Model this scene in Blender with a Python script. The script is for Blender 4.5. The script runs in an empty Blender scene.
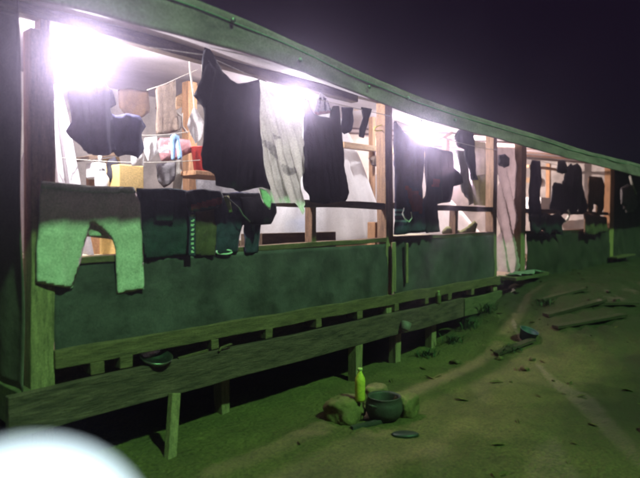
import bpy, bmesh, math, random
from mathutils import Vector, noise
random.seed(7)
sc = bpy.context.scene
COL = sc.collection
PI = math.pi

# ------------------------------------------------------------------ camera frame (hut frame: X along the facade, Y into the hut)
FPX = 560.0
YAW, PIT = math.radians(-48.24), math.radians(-1.84)
CAM = Vector((0, -3.8, 1.72))
FW = Vector((-math.sin(YAW) * math.cos(PIT), math.cos(YAW) * math.cos(PIT), math.sin(PIT)))
RT = Vector((math.cos(YAW), math.sin(YAW), 0))
UP = Vector((math.sin(YAW) * math.sin(PIT), -math.cos(YAW) * math.sin(PIT), math.cos(PIT)))

def ray(px, py): return FW + RT * ((px - 320) / FPX) + UP * ((239 - py) / FPX)
def at(px, py, v=0.0):
    d = ray(px, py); return CAM + d * ((v - CAM.y) / d.y)
def gnd(px, py, z=0.0):
    d = ray(px, py); return CAM + d * ((z - CAM.z) / d.z)

# ------------------------------------------------------------------ materials
def mat(name, col, rough=.85, var=.25, scale=6.0, bump=.15, bscale=None, trans=0.0, metal=0.0, col2=None, stretch=(1, 1, 1), spec=.3, detail=5, fine=.35, fscale=75):
    m = bpy.data.materials.new(name); m.use_nodes = True
    nt = m.node_tree; N = nt.nodes; L = nt.links
    b = N['Principled BSDF']; out = N['Material Output']
    tc = N.new('ShaderNodeTexCoord'); mp = N.new('ShaderNodeMapping'); mp.inputs['Scale'].default_value = stretch
    L.new(tc.outputs['Object'], mp.inputs['Vector'])
    n1 = N.new('ShaderNodeTexNoise'); n1.inputs['Scale'].default_value = scale; n1.inputs['Detail'].default_value = detail
    n1.inputs['Roughness'].default_value = .65
    L.new(mp.outputs['Vector'], n1.inputs['Vector'])
    cr = N.new('ShaderNodeValToRGB')
    c2 = col2 if col2 else tuple(c * (1 - var) for c in col)
    cr.color_ramp.elements[0].position = .32; cr.color_ramp.elements[0].color = (*c2, 1)
    cr.color_ramp.elements[1].position = .68; cr.color_ramp.elements[1].color = (*(col if col2 else tuple(min(1, c * (1 + var * .5)) for c in col)), 1)
    L.new(n1.outputs['Fac'], cr.inputs['Fac'])
    n3 = N.new('ShaderNodeTexNoise'); n3.inputs['Scale'].default_value = fscale; n3.inputs['Detail'].default_value = 3; n3.inputs['Roughness'].default_value = .8
    L.new(tc.outputs['Object'], n3.inputs['Vector'])
    mr = N.new('ShaderNodeMapRange'); mr.inputs['From Min'].default_value = .3; mr.inputs['From Max'].default_value = .7
    mr.inputs['To Min'].default_value = 1 - fine; mr.inputs['To Max'].default_value = 1 + fine; L.new(n3.outputs['Fac'], mr.inputs['Value'])
    mm = N.new('ShaderNodeMix'); mm.data_type = 'RGBA'; mm.blend_type = 'MULTIPLY'; mm.inputs['Factor'].default_value = 1
    L.new(cr.outputs['Color'], mm.inputs['A']); L.new(mr.outputs['Result'], mm.inputs['B'])
    L.new(mm.outputs['Result'], b.inputs['Base Color'])
    b.inputs['Roughness'].default_value = rough; b.inputs['Metallic'].default_value = metal
    b.inputs['Specular IOR Level'].default_value = spec
    if bump:
        n2 = N.new('ShaderNodeTexNoise'); n2.inputs['Scale'].default_value = bscale or scale * 4; n2.inputs['Detail'].default_value = 4
        L.new(mp.outputs['Vector'], n2.inputs['Vector'])
        bp = N.new('ShaderNodeBump'); bp.inputs['Strength'].default_value = bump; bp.inputs['Distance'].default_value = .02
        L.new(n2.outputs['Fac'], bp.inputs['Height']); L.new(bp.outputs['Normal'], b.inputs['Normal'])
    if trans:
        t = N.new('ShaderNodeBsdfTranslucent'); L.new(cr.outputs['Color'], t.inputs['Color'])
        mx = N.new('ShaderNodeMixShader'); mx.inputs['Fac'].default_value = trans
        L.new(b.outputs['BSDF'], mx.inputs[1]); L.new(t.outputs['BSDF'], mx.inputs[2])
        L.new(mx.outputs['Shader'], out.inputs['Surface'])
    return m

def emat(name, col, strength):
    m = bpy.data.materials.new(name); m.use_nodes = True
    nt = m.node_tree; nt.nodes.remove(nt.nodes['Principled BSDF'])
    e = nt.nodes.new('ShaderNodeEmission'); e.inputs['Color'].default_value = (*col, 1); e.inputs['Strength'].default_value = strength
    nt.links.new(e.outputs['Emission'], nt.nodes['Material Output'].inputs['Surface'])
    return m

def netmat(name, col, alpha):
    m = mat(name, col, rough=.9, var=.06, scale=9, bump=.1, trans=.5)
    nt = m.node_tree; N = nt.nodes; L = nt.links
    out = N['Material Output']; src = out.inputs['Surface'].links[0].from_socket
    tr = N.new('ShaderNodeBsdfTransparent'); mx = N.new('ShaderNodeMixShader'); mx.inputs['Fac'].default_value = alpha
    L.new(tr.outputs['BSDF'], mx.inputs[1]); L.new(src, mx.inputs[2]); L.new(mx.outputs['Shader'], out.inputs['Surface'])
    return m

M = {}
M['wood'] = mat('weathered_wood', (.14, .075, .048), var=.5, scale=5, stretch=(1, 6, 6), bump=.4)
M['woodv'] = mat('weathered_post_wood', (.27, .165, .105), var=.5, scale=5, stretch=(7, 7, 1), bump=.4)
M['wood_in'] = mat('raw_timber', (.38, .21, .11), var=.35, scale=5, stretch=(6, 6, 1), bump=.3)
M['wood_inh'] = mat('raw_timber_rail', (.45, .30, .18), var=.35, scale=5, stretch=(1, 6, 6), bump=.3)
M['wood_dark'] = mat('dark_timber', (.12, .08, .05), var=.5, scale=5, stretch=(1, 6, 6), bump=.4)
M['board'] = mat('rim_board_wood', (.105, .05, .048), var=.7, scale=4, stretch=(1, 6, 6), bump=.5)
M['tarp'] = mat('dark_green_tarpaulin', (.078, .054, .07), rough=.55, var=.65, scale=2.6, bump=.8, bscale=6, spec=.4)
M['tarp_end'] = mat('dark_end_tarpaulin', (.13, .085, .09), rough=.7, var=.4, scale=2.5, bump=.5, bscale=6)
M['tarp_far'] = mat('shade_toned_far_tarpaulin', (.045, .028, .026), rough=.7, var=.5, scale=2.5, bump=.5, bscale=6)  # far panels coloured darker to stand in for the shadow over them
M['oldplank'] = mat('old_wet_plank', (.055, .032, .02), var=.5, scale=5, stretch=(1, 6, 6), bump=.4)
M['fascia'] = mat('grey_green_roof_sheet', (.29, .135, .20), rough=.7, var=.55, scale=3.5, bump=.3, bscale=10, stretch=(.5, 1, 1))
M['dullgreen'] = mat('dull_bottle_plastic', (.12, .09, .04), rough=.4, bump=0)
M['dullgrey'] = mat('dull_tin', (.16, .11, .12), rough=.6, var=.4)
M['tarpfold'] = mat('tarpaulin_fold', (.09, .062, .09), rough=.55, var=.5)
M['roof'] = mat('roof_sheet', (.16, .18, .16), rough=.7, var=.3, scale=3)
M['lining'] = mat('white_plastic_lining', (.48, .43, .47), rough=.6, var=.15, scale=3, bump=.4, bscale=5, trans=.1)
M['backwall'] = mat('pale_back_wall', (.55, .5, .47), var=.5, scale=1.6, bump=.2)
M['deck'] = mat('floor_planks', (.22, .16, .10), var=.4, scale=4, stretch=(1, 8, 1))
M['rope'] = mat('cotton_rope', (.5, .47, .42), bump=.1, scale=30)
M['blackcord'] = mat('black_cord', (.03, .03, .03), bump=0)
M['black'] = mat('black_cloth', (.018, .017, .026), var=.5, scale=9, bump=.3, bscale=60)
M['navy'] = mat('navy_cloth', (.035, .035, .08), var=.45, scale=9, bump=.3, bscale=60, trans=.05)
M['blue'] = mat('slate_blue_cloth', (.05, .045, .10), var=.4, scale=9, bump=.3, bscale=60, trans=.08)
M['denim'] = mat('dark_denim', (.022, .033, .045), var=.5, scale=12, bump=.4, bscale=70)
M['beige'] = mat('pale_grey_cotton', (.64, .50, .54), var=.12, scale=8, bump=.08, bscale=40, trans=.04)
M['beige2'] = mat('grey_cotton_band', (.42, .42, .37), var=.2, scale=8, bump=.3, bscale=40)
M['white'] = mat('white_cotton', (.74, .74, .68), var=.10, scale=6, bump=.25, bscale=40, trans=.28)
M['brightwhite'] = mat('white_cloth', (.82, .82, .84), var=.06, scale=6, bump=.2, trans=.3)
M['print'] = mat('faded_shirt_print', (.5, .5, .47), var=.4, scale=20, trans=.2)
M['brown'] = mat('brown_towel', (.25, .19, .15), var=.3, scale=12, bump=.4, bscale=60, trans=.15)
M['rust'] = mat('rust_brown_cloth', (.10, .06, .035), var=.4, scale=10, bump=.3)
M['redc'] = mat('dull_red_cloth', (.20, .03, .03), var=.4, scale=10, bump=.3)
M['pink'] = mat('pink_cloth', (.55, .28, .30), var=.3, scale=10, bump=.3, trans=.1)
M['cream'] = mat('cream_curtain_cloth', (.42, .38, .28), var=.25, scale=7, bump=.3, trans=.3)
M['khaki'] = mat('yellow_green_cloth', (.34, .32, .15), var=.25, scale=7, bump=.3, trans=.2)
M['curtain'] = mat('grey_mauve_curtain', (.46, .38, .41), var=.2, scale=5, bump=.3, bscale=30, trans=.45)
M['grey'] = mat('grey_cloth', (.20, .19, .20), var=.3, scale=8, bump=.3, trans=.1)
M['teal'] = mat('teal_stripe', (.25, .42, .45), var=.2)
M['lblue'] = mat('light_blue_webbing', (.30, .50, .80), var=.15, bump=.1)
M['bluep'] = mat('blue_pillow', (.30, .45, .75), var=.15, scale=6, bump=.2)
M['mattress'] = mat('cream_mattress', (.72, .66, .46), var=.15, scale=8, bump=.3)
M['card'] = mat('cardboard', (.60, .43, .17), var=.15, scale=5, bump=.1)
M['wplastic'] = mat('white_plastic', (.75, .74, .74), rough=.4, var=.08, bump=0)
M['dplastic'] = mat('dark_plastic', (.03, .03, .03), rough=.4, bump=0)
M['metal'] = mat('dented_metal', (.45, .47, .46), rough=.3, var=.2, metal=1.0, bump=.2)
M['pot'] = mat('sooty_pot', (.045, .035, .035), rough=.6, var=.4, scale=10)
M['stone'] = mat('hearth_stone', (.15, .095, .04), var=.45, scale=9, bump=.6, bscale=25)
M['bottle'] = mat('yellow_green_bottle_plastic', (.70, .55, .08), rough=.25, var=.1, scale=8, bump=0, trans=.2, spec=.5)
M['cap'] = mat('bottle_cap_plastic', (.45, .40, .15), rough=.4, bump=0)
M['leaf'] = mat('weed_leaf', (.045, .06, .025), var=.4, scale=10, trans=.2)
M['net'] = netmat('mosquito_net', (.86, .85, .88), .86)
M['red'] = mat('red_plastic', (.55, .06, .05), rough=.4, bump=0)
M['iron'] = mat('galvanised_screw', (.35, .30, .33), rough=.45, metal=1, bump=0)
M['yellowp'] = mat('yellow_plastic', (.75, .65, .12), rough=.4, bump=0)
M['bulb1'] = emat('big_bulb_glow', (1, .95, .98), 150)
M['bulb2'] = emat('bulb_glow', (1, .95, .98), 150)
M['bulb4'] = emat('far_bulb_glow', (1, .80, .72), 30)
M['globe'] = emat('globe_glow', (.74, .93, 1.0), 1.7)
M['pole'] = mat('painted_pole', (.10, .11, .10), rough=.5)

# ------------------------------------------------------------------ helpers
def link(name, me, m, parent=None, smooth=True, mats=None):
    o = bpy.data.objects.new(name, me); COL.objects.link(o)
    for x in ([m] + (mats or [])): me.materials.append(x)
    if smooth:
        for p in me.polygons: p.use_smooth = True
    if parent is not None: o.parent = parent
    return o
def tag(o, label=None, cat=None, group=None, kind=None):
    if label: o['label'] = label
    if cat: o['category'] = cat
    if group: o['group'] = group
    if kind: o['kind'] = kind
    return o
def empty(name, loc, label, cat, group=None):
    o = bpy.data.objects.new(name, None); COL.objects.link(o); o.location = loc; o.empty_display_size = .1
    return tag(o, label, cat, group)
def rebase(o):
    """world-coordinate mesh -> origin at its base (top-level mesh things) or relative to its parent"""
    me = o.data
    if o.parent is not None:
        off = o.parent.location
        if o.parent.parent is not None: off = off + o.parent.parent.location
        me.transform(__import__('mathutils').Matrix.Translation(-Vector(off)))
    else:
        xs = [v.co for v in me.vertices]
        c = Vector(((min(v.x for v in xs) + max(v.x for v in xs)) / 2, (min(v.y for v in xs) + max(v.y for v in xs)) / 2, min(v.z for v in xs)))
        me.transform(__import__('mathutils').Matrix.Translation(-c)); o.location = c
    return o
def obj(name, bm, m, parent=None, smooth=False, bevel=0):
    me = bpy.data.meshes.new(name)
    bmesh.ops.recalc_face_normals(bm, faces=bm.faces)
    bm.to_mesh(me); bm.free()
    o = link(name, me, m, parent, smooth)
    rebase(o)
    if bevel:
        md = o.modifiers.new('bevel', 'BEVEL'); md.width = bevel; md.segments = 2; md.limit_method = 'ANGLE'
    return o

def beam(p0, p1, w, h, wob=.006, segs=None, up=Vector((0, 0, 1)), bm=None):
    """rough sawn timber from p0 to p1 (centre line); w sideways, h along up"""
    bm = bm or bmesh.new()
    p0, p1 = Vector(p0), Vector(p1)
    d = (p1 - p0); Ln = d.length; d.normalize()
    if abs(d.dot(up)) > .9: up = Vector((0, 1, 0))
    s = d.cross(up).normalized(); u = s.cross(d).normalized()
    n = segs or max(1, int(Ln / .25))
    prev = None; seed = random.random() * 100
    for i in range(n + 1):
        c = p0 + d * (Ln * i / n)
        c = c + (s * noise.noise((i * .35, seed, 0)) + u * noise.noise((i * .35, seed, 7))) * wob * 1.6
        ring = []
        for a, b in ((-1, -1), (1, -1), (1, 1), (-1, 1)):
            j = noise.noise((i * .8, seed + a * 3.1, b * 2.7)) * wob
            ring.append(bm.verts.new(c + s * (a * w / 2 + j) + u * (b * h / 2 + j)))
        if prev:
            for k in range(4): bm.faces.new((prev[k], prev[(k + 1) % 4], ring[(k + 1) % 4], ring[k]))
        else: bm.faces.new(ring[::-1])
        prev = ring
    bm.faces.new(prev)
    return bm
def box(x0, x1, y0, y1, z0, z1, bm=None):
    bm = bm or bmesh.new()
    vs = [bm.verts.new((x, y, z)) for z in (z0, z1) for y in (y0, y1) for x in (x0, x1)]
    for f in ((0, 1, 3, 2), (4, 6, 7, 5), (0, 4, 5, 1), (2, 3, 7, 6), (0, 2, 6, 4), (1, 5, 7, 3)): bm.faces.new([vs[i] for i in f])
    return bm
def tube(pts, r, n=6, bm=None):
    bm = bm or bmesh.new(); prev = None
    pts = [Vector(p) for p in pts]
    for i, p in enumerate(pts):
        d = (pts[min(i + 1, len(pts) - 1)] - pts[max(i - 1, 0)]).normalized()
        a = d.cross(Vector((0, 0, 1)))
        if a.length < .1: a = d.cross(Vector((0, 1, 0)))
        a.normalize(); b = d.cross(a)
        ring = [bm.verts.new(p + (a * math.cos(2 * PI * k / n) + b * math.sin(2 * PI * k / n)) * r) for k in range(n)]
        if prev:
            for k in range(n): bm.faces.new((prev[k], prev[(k + 1) % n], ring[(k + 1) % n], ring[k]))
        else: bm.faces.new(ring[::-1])
        prev = ring
    bm.faces.new(prev)
    return bm
def sagline(p0, p1, sag, n=14):
    p0, p1 = Vector(p0), Vector(p1)
    return [p0.lerp(p1, i / n) - Vector((0, 0, sag * 4 * (i / n) * (1 - i / n))) for i in range(n + 1)]
def lathe(prof, c, n=20, tilt=None, wob=0, bm=None):
    bm = bm or bmesh.new(); prev = None; c = Vector(c)
    for (r, z) in prof:
        ring = []
        for k in range(n):
            a = 2 * PI * k / n
            p = Vector((r * math.cos(a), r * math.sin(a), z))
            if wob: p *= 1 + wob * noise.noise(p * 6 + c)
            if tilt is not None: p = tilt @ p
            ring.append(bm.verts.new(c + p))
        if prev:
            for k in range(n): bm.faces.new((prev[k], prev[(k + 1) % n], ring[(k + 1) % n], ring[k]))
        else: bm.faces.new(ring[::-1])
        prev = ring
    bm.faces.new(prev)
    return bm

def inside(p, poly):
    x, y = p; r = False; n = len(poly)
    for i in range(n):
        x1, y1 = poly[i]; x2, y2 = poly[i - 1]
        if (y1 > y) != (y2 > y) and x < (x2 - x1) * (y - y1) / (y2 - y1) + x1: r = not r
    return r
def nearest(p, poly):
    best = 1e9; q = p
    for i in range(len(poly)):
        ax, ay = poly[i - 1]; bx, by = poly[i]
        dx, dy = bx - ax, by - ay; l = dx * dx + dy * dy
        t = 0 if l == 0 else max(0, min(1, ((p[0] - ax) * dx + (p[1] - ay) * dy) / l))
        x, y = ax + dx * t, ay + dy * t
        d = (x - p[0]) ** 2 + (y - p[1]) ** 2
        if d < best: best = d; q = (x, y)
    return math.sqrt(best), q

def cloth(name, label, cat, pts, v, m, th=.03, amp=.018, k=26, slant=.15, cell=.025, group=None, parent=None, patches=(), crumple=.012, lean=0.0, seed=None, single=False):
    """a hung piece of cloth with its own outline (metres in the plane v), a front and a back layer and hanging folds"""
    poly = [(q.x, q.z) for q in (at(x, y, v) for x, y in pts)]
    pat = [([(q.x, q.z) for q in (at(x, y, v) for x, y in pp)], pm) for pp, pm in patches]
    x0 = min(p[0] for p in poly); x1 = max(p[0] for p in poly); z0 = min(p[1] for p in poly); z1 = max(p[1] for p in poly)
    nx = max(3, min(90, int((x1 - x0) / cell))); nz = max(3, min(110, int((z1 - z0) / cell)))
    cx, cz = (x1 - x0) / nx, (z1 - z0) / nz
    keep = [(i, j) for i in range(nx) for j in range(nz) if inside((x0 + (i + .5) * cx, z0 + (j + .5) * cz), poly)]
    ks = set(keep)
    sd = seed if seed is not None else (x0 * 7.3 + z1 * 3.1)
    bm = bmesh.new(); F, B = {}, {}
    def vert(i, j):
        if (i, j) in F: return
        x, z = x0 + i * cx, z0 + j * cz
        bnd = not all(((i + a, j + b) in ks) for a in (-1, 0) for b in (-1, 0))
        d, q = nearest((x, z), poly)
        if bnd and d < max(cx, cz) * 1.3: x, z = q; d = 0
        fall = (z1 - z) / max(.01, z1 - z0)
        ph = k * (x + slant * (z1 - z) * math.sin(sd * 5)) + sd * 11 + 1.5 * noise.noise((x * 2.3, z * 1.1, sd))
        disp = amp * (.35 + .9 * fall) * (math.sin(ph) + .45 * math.sin(ph * 1.83 + sd * 3) + .3 * math.sin(ph * 3.7 + sd + 2 * noise.noise((x * 4, z * 2, sd + 5)))) + crumple * noise.noise((x * 9, z * 7, sd)) + .5 * crumple * noise.noise((x * 21, z * 17, sd))
        e = min(1, d / .05); hth = th * .2 * math.sqrt(e)
        y = v + lean * fall
        if bnd: F[i, j] = B[i, j] = bm.verts.new((x, y + disp, z))
        else:
            F[i, j] = bm.verts.new((x, y + disp - hth - .002, z)); B[i, j] = bm.verts.new((x, y + disp * .6 + hth + .002, z))
    mi = {}
    for (i, j) in keep:
        for a in (0, 1):
            for b in (0, 1): vert(i + a, j + b)
        c = (x0 + (i + .5) * cx, z0 + (j + .5) * cz)
        idx = 0
        for n_, (pp, pm) in enumerate(pat):
            if inside(c, pp): idx = n_ + 1
        fq = [F[i, j], F[i + 1, j], F[i + 1, j + 1], F[i, j + 1]]; bq = [B[i, j], B[i, j + 1], B[i + 1, j + 1], B[i + 1, j]]
        for q in ((fq,) if single else (fq, bq)):
            if len(set(q)) == 4:
                try:
                    f = bm.faces.new(q); f.material_index = idx
                except ValueError: pass
    loose = [v_ for v_ in bm.verts if not v_.link_faces]
    bmesh.ops.delete(bm, geom=loose, context='VERTS')
    me = bpy.data.meshes.new(name); bm.to_mesh(me); bm.free()
    o = link(name, me, m, parent, True, [pm for _, pm in pat])
    if not single:
        md = o.modifiers.new('thick', 'SOLIDIFY'); md.thickness = .003; md.offset = 0
    rebase(o)
    if parent is None: tag(o, label, cat, group)
    elif label: o['label'] = label
    return o

def lerp_tab(tab, x):
    if x <= tab[0][0]: return tab[0][1]
    for (a, b), (c, d) in zip(tab, tab[1:]):
        if x <= c: return b + (d - b) * (x - a) / (c - a)
    return tab[-1][1]

def smooth_tab(tab, x): return sum(lerp_tab(tab, x + (i - 4) * .16) for i in range(9)) / 9

# ------------------------------------------------------------------ ground
def axis(dense0, dense1, step, far0, far1):
    a = [dense0 + i * step for i in range(int((dense1 - dense0) / step) + 1)]
    s, x = step, dense0
    lo = []
    while x > far0: s *= 1.35; x -= s; lo.append(x)
    s, x = step, a[-1]; hi = []
    while x < far1: s *= 1.35; x += s; hi.append(x)
    return lo[::-1] + a + hi
gm = bmesh.new()
gx, gy = axis(-.5, 15, .06, -60, 110), axis(-3.2, 3.0, .06, -60, 90)
gv = []
def gz(x, y):
    h = .02 * noise.noise((x * .6, y * .6, 3)) + .016 * noise.noise((x * 1.9, y * 1.9, 1)) + .016 * noise.noise((x * 5, y * 5, 2)) + .012 * noise.noise((x * 11, y * 11, 5))
    r = max(0, min(1, (x - 6.2 + 1.4 * noise.noise((y * .9, x * .4, 8))) / 1.5))        # rough, trampled patch to the far side
    h += r * (.06 * abs(noise.noise((x * 2.2, y * 2.8, 11))) + .05 * noise.noise((x * 6, y * 6, 12)))
    t = max(0, min(1, (x - 6.0) / 3.6)); t = t * t * (3 - 2 * t)                      # the ground climbs towards the far bay
    k = max(0, min(1, (y + 3.6) / 3.2)); k = k * k * (3 - 2 * k)
    return h - .03 + .72 * t * (.25 + .75 * k) * (1 if y < 0 else max(0, 1 - y / 1.5))
def gnd(px, py, z=0.0):
    d = ray(px, py); t = 1.5
    while t < 40:
        p = CAM + d * t
        if p.z <= gz(p.x, p.y) + z: return p
        t += .02
    return p
for x in gx: gv.append([gm.verts.new((x, y, gz(x, y))) for y in gy])
for i in range(len(gx) - 1):
    for j in range(len(gy) - 1): gm.faces.new((gv[i][j], gv[i + 1][j], gv[i + 1][j + 1], gv[i][j + 1]))
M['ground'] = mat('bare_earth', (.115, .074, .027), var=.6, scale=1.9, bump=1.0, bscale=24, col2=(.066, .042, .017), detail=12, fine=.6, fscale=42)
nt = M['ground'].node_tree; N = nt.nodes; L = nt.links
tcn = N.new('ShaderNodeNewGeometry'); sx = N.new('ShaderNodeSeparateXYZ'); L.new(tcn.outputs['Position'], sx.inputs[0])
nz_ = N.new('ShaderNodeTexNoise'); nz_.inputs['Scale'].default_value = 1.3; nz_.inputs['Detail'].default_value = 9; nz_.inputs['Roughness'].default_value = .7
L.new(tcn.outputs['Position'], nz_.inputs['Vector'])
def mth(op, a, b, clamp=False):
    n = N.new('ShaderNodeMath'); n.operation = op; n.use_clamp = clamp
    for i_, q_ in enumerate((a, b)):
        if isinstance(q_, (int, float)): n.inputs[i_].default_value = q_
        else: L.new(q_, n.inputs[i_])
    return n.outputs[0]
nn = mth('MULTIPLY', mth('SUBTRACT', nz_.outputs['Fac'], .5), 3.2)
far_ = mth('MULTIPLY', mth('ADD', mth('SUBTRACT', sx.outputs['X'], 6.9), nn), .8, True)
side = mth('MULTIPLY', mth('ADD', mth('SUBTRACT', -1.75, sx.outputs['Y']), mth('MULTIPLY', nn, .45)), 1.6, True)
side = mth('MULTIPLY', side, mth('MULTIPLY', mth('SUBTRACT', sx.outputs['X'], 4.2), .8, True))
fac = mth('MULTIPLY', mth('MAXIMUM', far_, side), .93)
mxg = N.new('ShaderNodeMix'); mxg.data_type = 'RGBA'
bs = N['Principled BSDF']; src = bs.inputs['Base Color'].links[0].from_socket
mxg.inputs['B'].default_value = (.030, .018, .009, 1)                                  # darker earth colour at the far end and out from the wall
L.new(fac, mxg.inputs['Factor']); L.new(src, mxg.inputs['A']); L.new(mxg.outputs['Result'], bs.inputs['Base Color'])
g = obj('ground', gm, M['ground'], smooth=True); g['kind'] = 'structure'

# ------------------------------------------------------------------ the hut
OV = -1.0
hut = empty('wooden_hut', (8.0, 0, 0), 'long open-sided timber hut on short piles with green tarpaulin half wall', 'hut')
U0, U1, DEP = 1.45, 20.0, 4.6
ZF = .82
def hp(name, bm, m, label=None, smooth=False, bevel=.006, parent=None):
    o = obj(name, bm, m, parent or hut, smooth, bevel)
    if label: o['label'] = label
    return o
hp('floor_deck', box(U0, U1, .06, DEP, .74, ZF), M['deck'])
# posts
b = beam((1.512, .06, .60), (1.545, .06, 2.96), .15, .13); beam((1.575, .075, 2.96), (1.585, .075, 3.3), .07, .10, bm=b)
hp('post', b, M['woodv'], 'thick corner post')
hp('post', beam((5.515, .065, .62), (5.46, .065, 3.2), .15, .13), M['woodv'])
hp('post', beam((8.40, .065, .62), (8.36, .065, 3.1), .14, .13), M['woodv'], 'door post hung with cloth')
hp('post', beam((9.50, .065, .62), (9.50, .065, 3.1), .20, .13), M['woodv'])
hp('post', beam((14.95, .065, .70), (14.95, .065, 3.1), .36, .14), M['wood_in'], 'lit reddish far post')
hp('post', beam((19.6, .065, .62), (19.6, .065, 3.1), .2, .13), M['woodv'])
# plate, rails
hp('wall_plate', beam((.95, .06, 3.10), (4.9, .06, 3.08), .10, .115), M['wood_dark'])
hp('wall_plate', beam((4.95, .06, 3.14), (6.6, .06, 3.17), .10, .10), M['wood_dark'])
hp('wall_plate', beam((6.65, .06, 3.16), (U1, .06, 3.16), .10, .115), M['wood_dark'])
for a, c, z0, z1 in ((1.60, 5.43, 1.445, 1.50), (5.60, 8.32, 1.51, 1.53), (9.62, 14.75, 1.52, 1.52)):
    hp('sill_rail', beam((a, .05, z0), (c, .05, z1), .12, .05), M['wood'])
for a, c in ((1.60, 5.41), (5.60, 8.30), (9.62, 14.7)):
    hp('mid_rail', beam((a, .03, 1.90), (c, .03, 1.895), .05, .075), M['wood_dark'])
hp('bottom_rail', beam((1.58, .0, .79), (8.6, .0, .79), .08, .125, wob=.01), M['wood'])

hp('rim_board', beam((1.27, -.06, .50), (7.2, -.06, .50), .06, .265, wob=.009), M['board'])
hp('rim_board', beam((7.25, -.04, .49), (9.62, -.04, .49), .06, .25, wob=.009), M['wood_dark'])
hp('end_beam', beam((1.40, .0, .50), (1.40, DEP, .50), .09, .25), M['wood_dark'])
for px in (95, 123, 212, 266, 316, 357, 394, 424, 447, 470):
    p = at(px, 340, 0)
    hp('joist', beam((p.x, -.045, .688), (p.x, 1.6, .688), .075 + random.random() * .03, .09, wob=.008), M['wood'])
hp('stud', beam((4.19, .07, 1.50), (4.19, .07, 1.87), .07, .10), M['woodv'])
hp('stud', beam((7.17, .07, 1.53), (7.17, .07, 1.87), .08, .10), M['woodv'])
# piles and a leaning prop
pr = beam((2.43, -.13, .40), (2.31, -.24, -.1), .075, .06); hp('prop', pr, M['woodv'])
for x, y in ((1.55, .12), (3.2, .25), (4.82, -.03), (5.75, .1), (6.6, .1), (8.3, .2), (9.8, .2), (12, .2), (15, .2), (18, .2), (1.6, 2.3), (3.4, 2.3), (5.4, 2.3), (7.6, 2.3), (10, 2.3)):
    hp('pile', beam((x, y, -.1), (x, y, .74 if y > .1 else .37), .11, .11, wob=.012), M['woodv'])
# tarpaulin half walls
def tarp(name, u0, u1, z0, z1, v, m, amp=.02, lab=None):
    bm = bmesh.new(); nu = int((u1 - u0) / .05); nz = 16; vs = []
    for i in range(nu + 1):
        u = u0 + (u1 - u0) * i / nu; r = []
        for j in range(nz + 1):
            z = z0 + (z1 - z0) * j / nz
            y = v + amp * noise.noise((u * 1.3, z * 2.5, 5)) + .5 * amp * noise.noise((u * 4 + z * 5, z * 4 - u, 9)) + .010 * math.sin(9 * u + 5 * z) * math.sin(PI * j / nz)
            r.append(bm.verts.new((u, y, z)))
        vs.append(r)
    for i in range(nu):
        for j in range(nz): bm.faces.new((vs[i][j], vs[i + 1][j], vs[i + 1][j + 1], vs[i][j + 1]))
    o = hp(name, bm, m, lab, True, 0)
    md = o.modifiers.new('thick', 'SOLIDIFY'); md.thickness = .004
    return o
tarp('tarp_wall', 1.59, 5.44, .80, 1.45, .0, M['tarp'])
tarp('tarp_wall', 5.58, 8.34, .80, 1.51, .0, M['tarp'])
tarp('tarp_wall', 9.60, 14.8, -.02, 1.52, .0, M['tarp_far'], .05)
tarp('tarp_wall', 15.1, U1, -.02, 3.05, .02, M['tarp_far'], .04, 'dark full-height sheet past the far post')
hp('gap_blocker', beam((1.47, .13, .56), (9.6, .13, .56), .03, .36), M['wood_dark'])  # board added behind the joist gap to block light and keep it dark
hp('threshold', beam((14.6, -.12, .84), (16.4, -.12, .84), .2, .04), M['wood'])
hp('batten', beam((5.50, -.05, .88), (5.50, -.05, 1.47), .075, .025), M['woodv'])
hp('batten', beam((5.80, -.045, .96), (5.80, -.045, 1.45), .05, .022), M['woodv'])
# end wall
bm = bmesh.new(); vs = []
for i in range(60):
    y = -.02 + i * (DEP + .02) / 59; r = []
    for j in range(50):
        z = .62 + j * 2.9 / 49
        r.append(bm.verts.new((1.395 + .025 * noise.noise((y * 1.5, z * 1.2, 2)) + .012 * math.sin(y * 16 + noise.noise((y, z, 1)) * 2), y, z)))
    vs.append(r)
for i in range(59):
    for j in range(49): bm.faces.new((vs[i][j], vs[i + 1][j], vs[i + 1][j + 1], vs[i][j + 1]))
o = hp('end_wall', bm, M['tarp_end'], 'dark sheet closing the near end of the hut', True, 0)
md = o.modifiers.new('thick', 'SOLIDIFY'); md.thickness = .006
hp('back_wall', box(U0, U1, DEP, DEP + .05, .62, 4.1), M['backwall'])
bm = box(15.12, 15.17, .15, DEP - .02, .62, 3.10)
for v_ in bm.verts:
    if v_.co.z > 3 and v_.co.y > 1: v_.co.z = 3.75
hp('partition', bm, M['backwall'], 'pale cross wall closing the far bay')
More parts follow.
